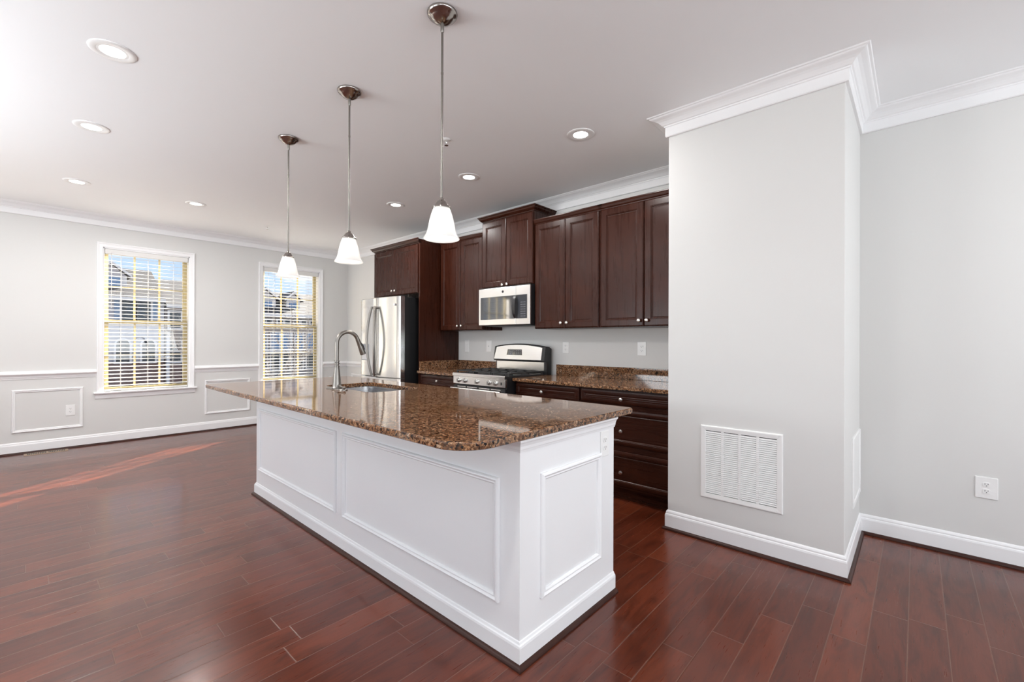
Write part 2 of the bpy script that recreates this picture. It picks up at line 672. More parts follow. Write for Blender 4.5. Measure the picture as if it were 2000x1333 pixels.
def window(num, y0, y1):
    b = MB()
    b.sweep([(XW, y1, WZ0), (XW, y1, WZ1), (XW, y0, WZ1), (XW, y0, WZ0)], CAS, (1, 0, 0))
    casing = struct(b.build('window_%d' % num, TRIM))
    b = MB()                                                # jamb lining
    xo = XW - WT
    b.box(xo, XW + .004, y0 - .002, y0 + .012, WZ0, WZ1)
    b.box(xo, XW + .004, y1 - .012, y1 + .002, WZ0, WZ1)
    b.box(xo, XW + .004, y0, y1, WZ1 - .012, WZ1 + .002)
    b.build('jamb', TRIM, casing)
    b = MB()
    b.box(xo + .05, XW + .045, y0 - CW - .028, y1 + CW + .028, WZ0 - .022, WZ0 + .001)
    b.build('stool', TRIM, casing, bevel=.006)
    b = MB()
    b.sweep([(XW, y1 + CW + .01, WZ0 - .085), (XW, y0 - CW - .01, WZ0 - .085)], [(0, 0), (.008, .002), (.012, .012), (.014, .045), (.016, .062), (0, .062)], (0, 0, 1))
    b.build('apron', TRIM, casing)
    mid = 1.515
    for nm, x, za, zb in (('upper_sash', XW - .115, mid - .02, WZ1 - .012), ('lower_sash', XW - .085, WZ0, mid + .022)):
        ya, yb = y0 + .012, y1 - .012
        st = .045
        b = MB()
        b.box(x - .018, x + .018, ya, ya + st, za, zb)
        b.box(x - .018, x + .018, yb - st, yb, za, zb)
        b.box(x - .018, x + .018, ya + st, yb - st, zb - .04, zb)
        b.box(x - .018, x + .018, ya + st, yb - st, za, za + .045)
        sash = b.build(nm, SASH, casing, bevel=.003)
        b = MB()
        wy = yb - ya - 2 * st
        for k in (1, 2):
            yy = ya + st + wy * k / 3
            b.box(x - .008, x + .008, yy - .010, yy + .010, za + .045, zb - .04)
        zz = (za + zb) / 2
        b.box(x - .0075, x + .0075, ya + st, yb - st, zz - .010, zz + .010)
        b.build('muntins', SASH, sash)
        b = MB()
        b.box(x - .002, x + .002, ya + st - .005, yb - st + .005, za + .04, zb - .035)
        b.build('pane', GLASS, sash)


def blind(y0, y1, label):
    t = thing('window_blind', label, 'blind', (XW - .035, (y0 + y1) / 2, WZ0), 'blinds in the left wall windows')
    x = XW - .035
    ya, yb = y0 + .018, y1 - .018
    b = MB()
    b.box(x - .03, x + .032, ya, yb, WZ1 - .075, WZ1 - .013)
    b.build('headrail', SLAT, t, bevel=.004)
    b = MB()
    b.box(x - .026, x + .026, ya, yb, WZ0 + .006, WZ0 + .024)
    b.build('bottom_rail', SLAT, t, bevel=.003)
    b = MB()
    z = WZ0 + .07
    k = 0
    while z < WZ1 - .085:
        rows = []
        for xx, dz in ((-.022, .0030), (-.011, .0030), (0, .0018), (.011, -.0008), (.022, -.0048)):
            rows.append([(x + xx, ya, z + dz), (x + xx, yb, z + dz)])
        low = [[(p[0], p[1], p[2] - .0022) for p in r] for r in rows]
        ring = [[r[0] for r in rows] + [r[0] for r in low[::-1]], [r[1] for r in rows] + [r[1] for r in low[::-1]]]
        b.grid(ring, True, True, True, False)
        z += .0475
    b.build('slats', SLAT, t)
    for yy in (ya + .155, (ya + yb) / 2, yb - .155):
        b = MB()
        for dx in (-.026, .026):
            b.tube([(x + dx, yy, WZ0 + .02), (x + dx, yy, WZ1 - .07)], .0013, 6)
        b.build('ladder_cord', SLAT, t)
    b = MB()
    b.tube([(x + .034, ya + .06, WZ1 - .06), (x + .036, ya + .06, WZ1 - .75)], .003, 8)
    b.build('tilt_wand', SLAT, t)


for i, ((y0, y1), lb) in enumerate(zip(WINS, ('white slatted blind in the window nearest the floor register and left outlet',
                                              'white slatted blind in the window behind the faucet and farthest pendant light',
                                              'white slatted blind in the window outside the frame, seen only mirrored in the microwave door'))):
    window(i + 1, y0, y1)
    blind(y0, y1, lb)


# ------------------------------------------------------------------ wall plates and grilles
def facing(pl, c):
    """map (u along wall, d out of wall, z) to world for walls facing -y ('y'), +x ('x')"""
    return (lambda u, d, z: (u, c - d, z)) if pl == 'y' else (lambda u, d, z: (c + d, u, z))


def plate_box(b, F, u0, u1, d0, d1, z0, z1):
    p, q = F(u0, d0, z0), F(u1, d1, z1)
    b.box(min(p[0], q[0]), max(p[0], q[0]), min(p[1], q[1]), max(p[1], q[1]), z0, z1)


def outlet(pl, c, u, z, label, wd=.078, ht=.122, kind='duplex', group='wall outlets'):
    F = facing(pl, c)
    name = {'duplex': 'wall_outlet', 'rocker': 'light_switch', 'blank': 'blank_wall_plate'}[kind]
    t = thing(name, label, {'duplex': 'outlet', 'rocker': 'switch', 'blank': 'wall plate'}[kind], F(u, 0, z), group)
    b = MB()
    plate_box(b, F, u - wd / 2, u + wd / 2, 0, .006, z - ht / 2, z + ht / 2)
    b.build('plate', PLATE, t, bevel=.003)
    if kind == 'duplex':
        for s in (-1, 1):
            zc = z + s * .0195
            b = MB()
            loop = []
            for k in range(24):
                a = 2 * PI * k / 24
                loop.append((.0168 * math.cos(a), max(-.0128, min(.0128, .0168 * math.sin(a)))))
            b.rings([[F(u + q[0], .0055, zc + q[1]) for q in loop], [F(u + q[0], .0085, zc + q[1]) for q in loop]])
            r = b.build('receptacle', PLATE, t)
            b = MB()
            plate_box(b, F, u - .0075, u - .0052, .008, .0089, zc - .001, zc + .0075)
            plate_box(b, F, u + .0052, u + .0075, .008, .0089, zc - .000, zc + .0065)
            plate_box(b, F, u - .0022, u + .0022, .008, .0089, zc - .0088, zc - .0045)
            b.build('slots', SLOT, r)
    elif kind == 'rocker':
        b = MB()
        plate_box(b, F, u - .017, u + .017, .005, .010, z - .034, z + .034)
        b.build('rocker', PLATE, t, bevel=.002)
    else:
        b = MB()
        p = F(u, .005, z)
        b.lathe([(.004, 0), (.004, -.004), (0, -.005)], p, 12, 'y')
        b.build('screw', SLOT, t)
    return t


outlet('y', YK, -4.29, 1.219, 'white rocker switch plate beside the tall cabinet panel', .078, .155, 'rocker', 'switches')
outlet('y', YK, -3.889, 1.222, 'plain white wall plate with one dark dot left of the range', .088, .14, 'blank', 'blank plates')
outlet('y', YK, -2.74, 1.217, 'white duplex outlet just right of the range on the backsplash wall', .078, .118)
outlet('y', YK, -1.883, 1.217, 'white duplex outlet under the upper cabinet nearest the column', .086, .128)
outlet('y', YR, .305, .430, 'wide white duplex outlet low on the right wall', .094, .126)
outlet('x', XW, .393, .446, 'white duplex outlet inside the low panel frame of the window wall', .08, .126)

t = thing('cord_bumper', 'small round white disc on the window wall, half behind the faucet', 'wall bumper', (XW, 3.56, .615))
b = MB()
b.lathe([(.052, 0), (.052, .012), (.044, .020), (.02, .024), (0, .025)], (XW, 3.56, .615), 24, 'x')
b.build('disc', PLATE, t)

# return grille on the column
t = thing('return_air_grille', 'white louvred return air grille low on the front of the column', 'vent', (-.807, COLY, .276))
gx0, gx1, gz0, gz1 = -1.04, -.574, .276, .742
b = MB()
F = facing('y', COLY)
p, N = frame_path('y', COLY, gx0, gx1, gz0, gz1)
b.sweep(p, [(0, 0), (0, .004), (.003, .010), (.008, .011), (.030, .009), (.032, .004), (.032, 0)], N, True)
b.build('frame', GRILLE, t)
b = MB()
iw = gx1 - gx0 - .064
for k in (1, 2, 3):
    xx = gx0 + .032 + iw * k / 4
    b.box(xx - .0075, xx + .0075, COLY - .008, COLY - .0005, gz0 + .03, gz1 - .03)
b.build('divider', GRILLE, t)
b = MB()
b.box(gx0 + .03, gx1 - .03, COLY - .0012, COLY - .0002, gz0 + .03, gz1 - .03)
b.build('duct_opening', DUCT, t)
b = MB()
nl = 32
for k in range(nl):
    z = gz0 + .034 + (gz1 - gz0 - .07) * (k + .5) / nl
    b.face([(gx0 + .031, COLY - .0085, z - .0035), (gx1 - .031, COLY - .0085, z - .0035), (gx1 - .031, COLY - .0015, z + .0058), (gx0 + .031, COLY - .0015, z + .0058)])
b.build('louvre', GRILLE, t, solid=.001)
for xx in (gx0 + .03, gx1 - .03):
    for zz in (gz0 + .016, gz1 - .016):
        b = MB()
        b.lathe([(.0035, -.0095), (.0035, -.0115), (0, -.012)], (xx, COLY, zz), 10, 'y')
        b.build('screw', GRILLE, t)

t = thing('access_panel', 'white framed access panel on the narrow right face of the column', 'access panel', (COLX1, 3.55, .29))
b = MB()
p, N = frame_path('x', COLX1, 3.335, 3.775, .285, .705)
b.sweep(p, [(0, 0), (0, .006), (.004, .011), (.026, .010), (.030, .004), (.030, 0)], N, True)
b.build('frame', GRILLE, t)
b = MB()
b.box(COLX1 - .001, COLX1 + .005, 3.36, 3.75, .31, .68)
b.build('panel', GRILLE, t)

# floor register by the window wall
t = thing('floor_register', 'slim tan slotted floor register along the window wall', 'vent', (-7.32, .198, 0))
b = MB()
b.box(-7.385, -7.255, .02, .37, 0, .004)
b.build('frame', BRASS, t, bevel=.0015)
b = MB()
for k in range(22):
    yy = .045 + .3 * (k + .5) / 22
    if k != 11:
        b.box(-7.362, -7.278, yy - .0042, yy + .0042, .003, .0046)
b.build('slots', SLOT, t)

# ------------------------------------------------------------------ ceiling fittings
CANS = [(-3.151, .32, 'large recessed ceiling light nearest the camera, upper left'),
        (-4.379, .333, 'recessed ceiling light second from the camera in the left row'),
        (-6.0, .355, 'recessed ceiling light of the left row closest to the window wall'),
        (-5.97, 1.306, 'recessed ceiling light over the gap between the two windows'),
        (-1.837, 2.767, 'recessed ceiling light nearest the column, in front of the tall upper cabinets'),
        (-3.085, 2.794, 'recessed ceiling light in front of the microwave cabinet'),
        (-4.325, 2.817, 'recessed ceiling light nearest the refrigerator'),
        (-.9, .30, 'added, unseen recessed ceiling light above and behind the camera, island side'),  # this and the next two are added out of view for room light
        (1.6, .30, 'added recessed ceiling light of the unseen living end, front row'),
        (1.6, 2.6, 'added recessed ceiling light of the unseen living end by the right wall')]
CAN_W = 14.5


def can_light(x, y, label):
    t = thing('recessed_light', label, 'ceiling light', (x, y, ZC), 'recessed ceiling lights')
    b = MB()
    b.lathe([(.066, -.004), (.070, -.0055), (.094, -.006), (.099, -.003), (.100, 0), (.066, 0)], (x, y, ZC), 40)
    b.build('trim_ring', PLATE, t)
    b = MB()
    b.lathe([(.067, -.001), (.067, -.0035), (.03, -.005), (0, -.0055)], (x, y, ZC), 32)
    b.build('lens', LENS, t)
    L = bpy.data.lights.new('can_lamp', 'AREA')
    L.shape = 'DISK'
    L.size = .12
    L.energy = CAN_W
    L.color = (1, .98, .96)
    o = bpy.data.objects.new('can_lamp', L)
    COL.objects.link(o)
    o.parent = t
    o.location = (0, 0, -.012)


for c in CANS:
    can_light(*c)


def sprinkler(x, y, label):
    t = thing('fire_sprinkler', label, 'sprinkler', (x, y, ZC), 'ceiling sprinklers')
    b = MB()
    b.lathe([(.030, 0), (.030, -.003), (.022, -.008), (.010, -.010), (0, -.010)], (x, y, ZC), 24)
    b.build('escutcheon', PLATE, t)
    b = MB()
    b.lathe([(.008, -.008), (.008, -.020), (.005, -.024), (.004, -.040), (.006, -.043), (.015, -.045), (.015, -.047), (0, -.0475)], (x, y, ZC), 16)
    b.build('head', KNOB, t)


sprinkler(-2.638, 2.159, 'small pendent fire sprinkler beside the nearest pendant rod')
sprinkler(-6.407, 2.197, 'small fire sprinkler on the ceiling near the window wall')


def pendant(x, y, zb, label):
    t = thing('pendant_light', label, 'pendant light', (x, y, ZC), 'pendant lights over the island')
    b = MB()
    b.lathe([(.070, 0), (.071, -.004), (.069, -.010), (.064, -.016), (.058, -.019), (.052, -.026), (.040, -.037), (.024, -.046), (.010, -.050), (.010, -.052), (0, -.052)], (x, y, ZC), 40)
    b.build('canopy', NICKELP, t)
    b = MB()
    zt = zb + .192
    b.lathe([(.0085, -.045), (.0085, -.085), (.0055, -.09)], (x, y, ZC), 16)
    b.tube([(x, y, ZC - .08), (x, y, zt)], .0055, 12)
    zm = (ZC + zt) / 2 + .15
    b.lathe([(.0055, -.006), (.0064, -.005), (.0064, .005), (.0055, .006)], (x, y, zm), 12)
    b.build('rod', NICKEL, t)
    b = MB()
    b.lathe([(.006, .192), (.011, .188), (.013, .180), (.020, .175), (.026, .166), (.030, .158), (.040, .150), (.043, .145), (.043, .141), (.036, .141), (.0, .141)], (x, y, zb), 32)
    b.build('socket_cap', NICKELP, t)
    b = MB()
    prof = [(.034, .148), (.0385, .144), (.0410, .136), (.0442, .126), (.0490, .112), (.0540, .094), (.0582, .075), (.0618, .057), (.0652, .040), (.0695, .026), (.0760, .012), (.0830, .003), (.0838, .0005),
            (.0825, -.001), (.0748, .008), (.0675, .022), (.0628, .038), (.0594, .055), (.0557, .073), (.0515, .092), (.0465, .110), (.0417, .125), (.036, .140)]
    b.lathe(prof, (x, y, zb), 48)
    b.build('shade', OPAL, t, sharp=60)
    b = MB()
    b.lathe([(0, .138), (.012, .136), (.013, .120), (.019, .108), (.020, .098), (.014, .088), (0, .083)], (x, y, zb), 20)
    b.build('bulb', BULB, t)
    L = bpy.data.lights.new('pendant_lamp', 'POINT')
    L.energy = .8
    L.shadow_soft_size = .02
    L.color = (1, .96, .90)
    o = bpy.data.objects.new('pendant_lamp', L)
    COL.objects.link(o)
    o.parent = t
    o.location = (0, 0, zb + .055 - ZC)


pendant(-1.640, 1.315, 1.757, 'nearest and highest hanging nickel pendant with white bell shade')
pendant(-2.572, 1.345, 1.763, 'middle of the three nickel pendants, bell shade before the wall corner')
pendant(-3.515, 1.352, 1.766, 'farthest nickel pendant, its bell shade in front of the window')

# ------------------------------------------------------------------ island
IX0, IX1, IY0, IY1 = -4.07, -1.154, 1.32, 2.052
CT0, CT1 = .895, .925
t = thing('kitchen_island', 'long white panelled kitchen island under the brown granite top', 'island', (-2.6, 1.69, 0))
b = MB()
b.box(IX0, IX1, IY0, IY1, 0, .68)
b.box(IX0, -3.52, IY0, IY1, .68, CT0)
b.box(-2.73, IX1, IY0, IY1, .68, CT0)
b.box(-3.52, -2.73, IY0, 1.585, .68, CT0)
b.box(-3.52, -2.73, 2.045, IY1, .68, CT0)
b.build('body', ISL, t)
ip = [(IX0, IY1, 0), (IX1, IY1, 0), (IX1, IY0, 0), (IX0, IY0, 0)]
ip2 = [(IX0, IY1, 0), (IX0, IY0, 0), (IX1, IY0, 0), (IX1, IY1, 0)]
ipr = ip2[::-1]
b = MB()
IB = [(0, 0), (.013, 0), (.013, .078), (.011, .086), (.007, .090), (.004, .098), (0, .100)]
b.sweep(ipr, IB, (0, 0, 1), segs=None)
b.build('baseboard', ISL, t)
b = MB()
b.sweep(ipr, [(a - .001, c) for a, c in SHP], (0, 0, 1))
b.build('shoe_moulding', SHOE, t)
b = MB()
COVE = [(0, -.052), (.006, -.052), (.008, -.044), (.010, -.040), (.012, -.028), (.017, -.016), (.024, -.008), (.026, 0), (0, 0)]
cp = [Vector(p) + Vector((0, 0, CT0)) for p in ipr]
b.sweep(cp, COVE, (0, 0, 1))
b.build('cove_moulding', ISL, t)
for pl, c, a0, a1, z0, z1 in (('y', IY0, -4.0, -2.668, .213, .721), ('y', IY0, -2.58, -1.263, .210, .721), ('x', IX1, 1.448, 1.92, .216, .733)):
    pic_frame(pl, c, a0, a1, z0, z1).build('panel_moulding', ISL, t)
b = MB()
for k in range(4):
    xx = IX0 + .03 + k * .725
    b.box(xx, xx + .70, IY1, IY1 + .02, .12, .86)
b.build('door', ISL, t, bevel=.003)

outlet('x', IX1, 1.957, .772, 'white duplex outlet on the end of the white island', .078, .128)


def slab(b, x0, x1, y0, y1, r, z0, z1, hole=None):
    prof = [(.003, z0), (0, z0 + .003), (0, z1 - .007), (.002, z1 - .002), (.007, z1)]
    loops = [rrect(x0, x1, y0, y1, r, z, i) for i, z in prof]
    if not hole:
        b.rings(loops)
        return b
    b.rings(loops, False, False)
    hx0, hx1, hy0, hy1, hr = hole
    hp = [(0, z0), (0, z1 - .003), (-.003, z1)]
    hl = [rrect(hx0, hx1, hy0, hy1, hr, z, i) for i, z in hp]
    b.rings(hl, False, False)
    for o, h in ((loops[0], hl[0]), (loops[-1], hl[-1])):
        n = len(o)
        ov = [b.bm.verts.new(p) for p in o]
        hv = [b.bm.verts.new(p) for p in h]
        for i in range(n):
            j = (i + 1) % n
            b.bm.faces.new((ov[i], ov[j], hv[j], hv[i]))
    return b


SX0, SX1, SY0, SY1 = -3.485, -2.765, 1.615, 2.025
o = slab(MB(), -4.265, -1.128, 1.0, 2.225, [.02, .15, .025, .02], CT0, CT1, (SX0, SX1, SY0, SY1, .07)).build('island_countertop', GRANITE)
tag(o, 'large polished brown granite top with a sink cutout on the white island', 'countertop')

t = thing('kitchen_sink', 'undermounted stainless sink basin set into the island granite', 'sink', (-3.12, 1.82, .70))
b = MB()
lo = []
for ins, z, in ((-.012, CT0 - .0005), (-.006, CT0 - .001), (.000, CT0 - .006), (.006, .75), (.02, .715), (.05, .705), (.16, .70)):
    lo.append(rrect(SX0, SX1, SY0, SY1, .075, z, ins))
b.rings(lo, False, True, True)
b.build('basin', SINK, t, solid=.0012)
b = MB()
b.lathe([(.042, .703), (.042, .705), (.030, .704), (.0, .7015)], (-3.12, 1.82, 0), 24)
b.build('drain', CHROME, t)

# faucet
fx, fy = -3.15, 1.557
t = thing('pull_down_faucet', 'brushed nickel gooseneck pull-down faucet standing beside the island sink', 'faucet', (fx, fy, CT1))
b = MB()
lo = [rrect(fx - .13, fx + .13, fy - .03, fy + .03, .03, CT1 + z, i) for z, i in ((0, 0), (.004, 0), (.008, .003), (.0095, .008))]
b.rings(lo, True, True)
b.build('deck_plate', NICKEL, t)
b = MB()
b.lathe([(.036, .008), (.036, .014), (.031, .020), (.029, .045), (.026, .080), (.022, .120), (.0185, .155), (.017, .166)], (fx, fy, CT1), 32)
b.build('base', NICKEL, t)
b = MB()
for z in (.168, .190, .206):
    b.lathe([(.0165, z - .006), (.0195, z - .004), (.0195, z + .004), (.0165, z + .006)], (fx, fy, CT1), 32)
b.build('collar', NICKEL, t)
b = MB()
arc = [(fx, fy, CT1 + .165), (fx, fy, CT1 + .25), (fx, fy, CT1 + .33)]
R0 = .084
for k in range(1, 17):
    a = PI * k / 16 * .90
    arc.append((fx, fy + R0 - R0 * math.cos(a), CT1 + .338 + R0 * math.sin(a)))
b.tube(arc, .0142, 20)
b.build('spout', NICKEL, t)
p = Vector(arc[-1])
dr = (p - Vector(arc[-2])).normalized()
b = MB()
b.tube([p - dr * .004, p + dr * .004, p + dr * .012, p + dr * .06, p + dr * .112, p + dr * .120], [.0155, .0165, .0155, .0185, .0225, .0215], 24)
h = b.build('spray_head', NICKEL, t)
b = MB()
sd_ = Vector((0, -dr.z, dr.y)) if dr.y else Vector((0, 1, 0))
sd_ = Vector((0, abs(sd_.y), -sd_.z if sd_.y < 0 else sd_.z))
side = Vector((.35, .9, .25)).normalized()
side = (side - dr * side.dot(dr)).normalized()
b.tube([p + dr * .034 + side * .0165, p + dr * .055 + side * .019, p + dr * .09 + side * .021], [.004, .0065, .005], 12)
b.build('spray_button', BLACK, h)
b = MB()
b.tube([(fx + .030, fy, CT1 + .028), (fx + .060, fy - .002, CT1 + .026), (fx + .115, fy - .004, CT1 + .020)], [.010, .007, .005], 16)
b.lathe([(0, -.011), (.008, -.008), (.011, 0), (.008, .008), (0, .011)], (fx + .122, fy - .004, CT1 + .0195), 16)
b.build('lever_handle', NICKEL, t)


# ------------------------------------------------------------------ cabinets on the kitchen wall
def raised(b, x0, x1, z0, z1, yf, th=.02, stile=.056, edge=.009):
    """door or drawer front facing -y, its face at y = yf; frame, ogee and flat field"""
    def lp(i, d):
        return [(x0 + i, yf + d, z0 + i), (x1 - i, yf + d, z0 + i), (x1 - i, yf + d, z1 - i), (x0 + i, yf + d, z1 - i)]
    L = [lp(0, th), lp(0, .006), (lp(.003, .0035)), lp(edge, .0), lp(stile, 0), lp(stile + .0016, .0006), lp(stile + .0032, .0022), lp(stile + .004, .0042), lp(stile + .0075, .0042), lp(stile + .012, .0095), lp(stile + .017, .0105), lp(stile + .022, .0085)]
    b.rings(L, True, True)
    return b


def knob(x, z, yf, parent):
    b = MB()
    b.lathe([(.0045, 0), (.0045, -.012), (.0075, -.016), (.0140, -.019), (.0160, -.0235), (.0140, -.0275), (.0070, -.030), (0, -.0305)], (x, yf, z), 20, 'y')
    b.build('knob', KNOB, parent)


CORN = [(0, 0), (.006, 0), (.008, .008), (.016, .012), (.030, .026), (.036, .040), (.044, .046), (.046, .056), (0, .056)]


def upper(label, x0, x1, yf, z0, z1, doors, corn=None, knob_z=None, corn_prof=None, back_end=True):
    """doors: list of (xa, xb, side of knob)"""
    t = thing('wall_cabinet', label, 'cabinet', ((x0 + x1) / 2, YK, z0), 'dark wall cabinets')
    b = MB()
    b.box(x0, x1, yf + .021, YK - .001, z0, z1)
    b.build('carcass', WOODZ, t)
    for xa, xb, s in doors:
        d = raised(MB(), xa, xb, z0 + .004, z1 - .012, yf).build('door', WOODZ, t)
        kx = xb - .032 if s > 0 else xa + .032
        knob(kx, (knob_z or z0 + .055), yf, d)
    if corn:
        pr = corn_prof or CORN
        pts = [(x1, YK - .002, z1), (x1, yf + .018, z1), (x0, yf + .018, z1), (x0, YK - .002, z1)]
        segs = corn
        b = MB()
        b.sweep(pts, pr, (0, 0, 1), segs=segs)
        # the lid under the cornice
        b.box(x0, x1, yf + .02, YK - .002, z1, z1 + pr[-1][1] - .002)
        b.build('cornice', WOODX, t)
    return t


YU = 3.535                                                  # face of the wall cabinet doors
SMALL = [(0, -.012), (.004, -.012), (.006, -.004), (.014, .006), (.020, .022), (.024, .030), (.024, .040), (0, .040)]
upper('dark double-door cabinet above the refrigerator', -5.485, -4.482, 3.23, 1.866, 2.476, [(-5.480, -4.988, 1), (-4.984, -4.492, -1)], [1, 2], 1.927)
upper('tall dark cabinet between the refrigerator panel and the microwave', -4.432, -3.667, YU, 1.410, 2.492, [(-4.428, -4.054, 1), (-4.050, -3.675, -1)], [1], 1.464, SMALL)
upper('short raised dark cabinet with heavy cornice above the microwave', -3.663, -2.909, 3.515, 1.876, 2.628, [(-3.655, -3.290, 1), (-3.285, -2.915, -1)], [0, 1, 2], 1.886 + .01)
upper('tall dark cabinet just right of the microwave', -2.905, -2.138, YU, 1.410, 2.490, [(-2.899, -2.525, 1), (-2.520, -2.150, -1)], [1], 1.463, SMALL)
upper('tall dark cabinet touching the white column', -2.134, COLX0 - .002, YU, 1.410, 2.490, [(-2.128, -1.712, 1), (-1.706, -1.29, -1)], [1], 1.463, SMALL)

o = MB().box(-4.480, -4.456, 3.245, YK - .001, 0, 2.474).build('refrigerator_side_panel', WOODZ)
tag(o, 'tall flat dark end panel standing between the refrigerator and the granite', 'panel')

YB = 3.235                                                  # face of drawers and base doors


def base(label, x0, x1, parts, kick=True):
    t = thing('base_cabinet', label, 'cabinet', ((x0 + x1) / 2, YK, 0), 'dark base cabinets')
    b = MB()
    b.box(x0, x1, YB + .021, YK - .001, .10, CT0 - .001)
    b.build('carcass', WOODX, t)
    b = MB()
    b.box(x0, x1, YB + .075, YK - .01, 0, .10)
    b.box(x0, x1, YB + .060, YB + .076, 0, .018)
    b.build('toe_kick', WOODX, t)
    for nm, xa, xb, za, zb, kx, kz in parts:
        d = raised(MB(), xa, xb, za, zb, YB, .02, .030 if nm == 'drawer' else .058, .016).build(nm, WOODX if nm == 'drawer' else WOODZ, t)
        if kx is not None:
            knob(kx, kz, YB, d)
    return t


base('dark base cabinet left of the range, mostly behind the island', -4.450, -3.672,
     [('drawer', -4.440, -3.680, .755, .883, -4.09, .819), ('door', -4.440, -4.063, .112, .745, -4.10, .70), ('door', -4.058, -3.680, .112, .745, -4.02, .70)])
base('dark base cabinet right of the range with one wide drawer', -2.900, -2.150,
     [('drawer', -2.890, -2.160, .755, .883, -2.553, .816), ('door', -2.890, -2.528, .112, .745, -2.56, .70), ('door', -2.523, -2.160, .112, .745, -2.49, .70)])
base('dark three-drawer base cabinet beside the white column', -2.148, COLX0 - .002,
     [('drawer', -2.138, -1.30, .775, .883, -1.745, .818), ('drawer', -2.138, -1.30, .449, .733, -1.745, .565), ('drawer', -2.138, -1.30, .124, .398, -1.745, .236)])


def counter(label, x0, x1, side=False):
    t = thing('kitchen_countertop', label, 'countertop', ((x0 + x1) / 2, YK, CT0), 'granite counters along the kitchen wall')
    slab(MB(), x0, x1, 3.200, YK - .001, .004, CT0, CT1).build('worktop', GRANITE, t)
    b = MB()
    b.box(x0 + (.05 if not side else 0), x1, YK - .021, YK - .001, CT1, CT1 + .112)
    if side:
        b.box(x0, x0 + .02, 3.235, YK - .022, CT1, CT1 + .112)
    b.build('backsplash', GRANITE, t, bevel=.002)


counter('short brown granite counter between the tall panel and the range', -4.452, -3.671, True)
counter('brown granite counter running from the range to the white column', -2.901, COLX0 - .003)

# ------------------------------------------------------------------ range
RX0, RX1 = -3.667, -2.906
RY = 3.105
t = thing('gas_range', 'stainless and black freestanding gas range between the granite counters', 'range', (-3.286, YK, 0))
b = MB()
b.box(RX0, RX1, RY + .03, 3.84, .03, .915)
b.build('body', BLACK, t)
b = MB()
b.rings([rrect(RX0, RX1, RY - .005, 3.70, .012, z, i) for z, i in ((.915, 0), (.935, 0), (.943, .006), (.945, .02), (.936, .035))])
b.build('cooktop', BLACK, t)
b = MB()
b.grid([[(RX0, y, z), (RX1, y, z)] for y, z in ((RY + .02, .9465), (RY - .002, .946), (RY - .008, .938), (RY - .008, .918), (RY + .001, .914))], smooth=True)
b.build('front_rim', STEEL, t, solid=.003)
b = MB()
b.box(RX0 + .002, RX1 - .002, RY, RY + .03, .834, .914)
cpan = b.build('control_panel', STEEL, t, bevel=.003)
for x in (-3.575, -3.480, -3.300, -3.125, -3.035):
    b = MB()
    b.lathe([(.026, 0), (.026, -.004), (.021, -.006), (.019, -.022), (.017, -.025), (0, -.0255)], (x, RY, .873), 24, 'y')
    b.box(x - .004, x + .004, RY - .034, RY - .006, .855, .891)
    b.build('burner_knob', KNOB, t, bevel=.0012)
b = MB()
b.box(-2.965, -2.950, RY - .002, RY + .001, .858, .882)
b.build('igniter_switch', SLOT, t)
b = MB()
b.box(RX0 + .003, RX1 - .003, RY + .004, RY + .035, .265, .818)
od = b.build('oven_door', BLACK, t, bevel=.004)
b = MB()
b.box(RX0 + .02, RX1 - .02, RY + .001, RY + .005, .30, .70)
b.build('window', GLOSSBLK, od)
b = MB()
b.tube([(RX0 + .02, RY - .045, .787), (RX1 - .02, RY - .045, .787)], .015, 16)
for x in (RX0 + .05, RX1 - .05):
    b.tube([(x, RY + .006, .787), (x, RY - .04, .787)], .010, 12)
b.build('handle', STEEL, od)
b = MB()
for x0_, x1_ in ((-3.60, -3.47), (-3.45, -3.30), (-3.27, -3.12), (-3.10, -2.97)):
    b.box(x0_, x1_, RY + .0025, RY + .006, .803, .811)
b.build('vent_slots', STEEL, od)
b = MB()
b.box(RX0 + .003, RX1 - .003, RY + .006, RY + .035, .07, .255)
b.build('storage_drawer', STEEL, t, bevel=.004)
# backguard: arched stainless panel leaning back on a black shell
b = MB()
def arch(u):
    return 1.222 + .030 * (1 - (2 * u - 1) ** 2)
nn = 24
BX0, BX1 = RX0 + .006, RX1 - .006
rows = []
for k in range(nn + 1):
    u = k / nn
    x = BX0 + (BX1 - BX0) * u
    za = arch(u)
    rows.append([(x, 3.712, 1.073), (x, 3.735, za - .004), (x, 3.745, za + .004), (x, 3.800, za), (x, 3.838, za - .02), (x, 3.838, .92), (x, 3.757, .92), (x, 3.757, 1.06), (x, 3.725, 1.064)])
b.grid(rows, True, True, True, False)
b.build('backguard', BLACK, t)
b = MB()
rows = []
for k in range(nn + 1):
    u = k / nn
    x = BX0 + .010 + (BX1 - BX0 - .05) * u
    za = arch(u) - .010
    rows.append([(x, 3.7095, 1.080), (x + (.022 if k < 1 else 0), 3.7325, za)])
b.grid(rows, smooth=True)
fasc = b.build('control_fascia', STEEL, t, solid=.003)
b = MB()
b.box(BX0 + .02, BX1 - .03, 3.748, 3.757, .965, 1.056)
b.build('lower_strip', STEEL, t)
b = MB()
def fp(x, z):
    return (x, 3.7095 + (z - 1.080) / (1.235 - 1.080) * .023 - .003, z)
b.grid([[fp(-3.455, 1.128), fp(-3.225, 1.128)], [fp(-3.445, 1.192), fp(-3.235, 1.192)]], smooth=False)
b.build('display', GLOSSBLK, fasc, solid=.002)
b = MB()
for r_ in range(3):
    for c_ in range(7):
        if c_ == 3 and r_ == 2:
            continue
        x = -3.425 + c_ * .028
        z = 1.140 + r_ * .018
        q = [fp(x, z), fp(x + .012, z), fp(x + .012, z + .005), fp(x, z + .005)]
        b.face([(p_[0], p_[1] - .0014, p_[2]) for p_ in q])
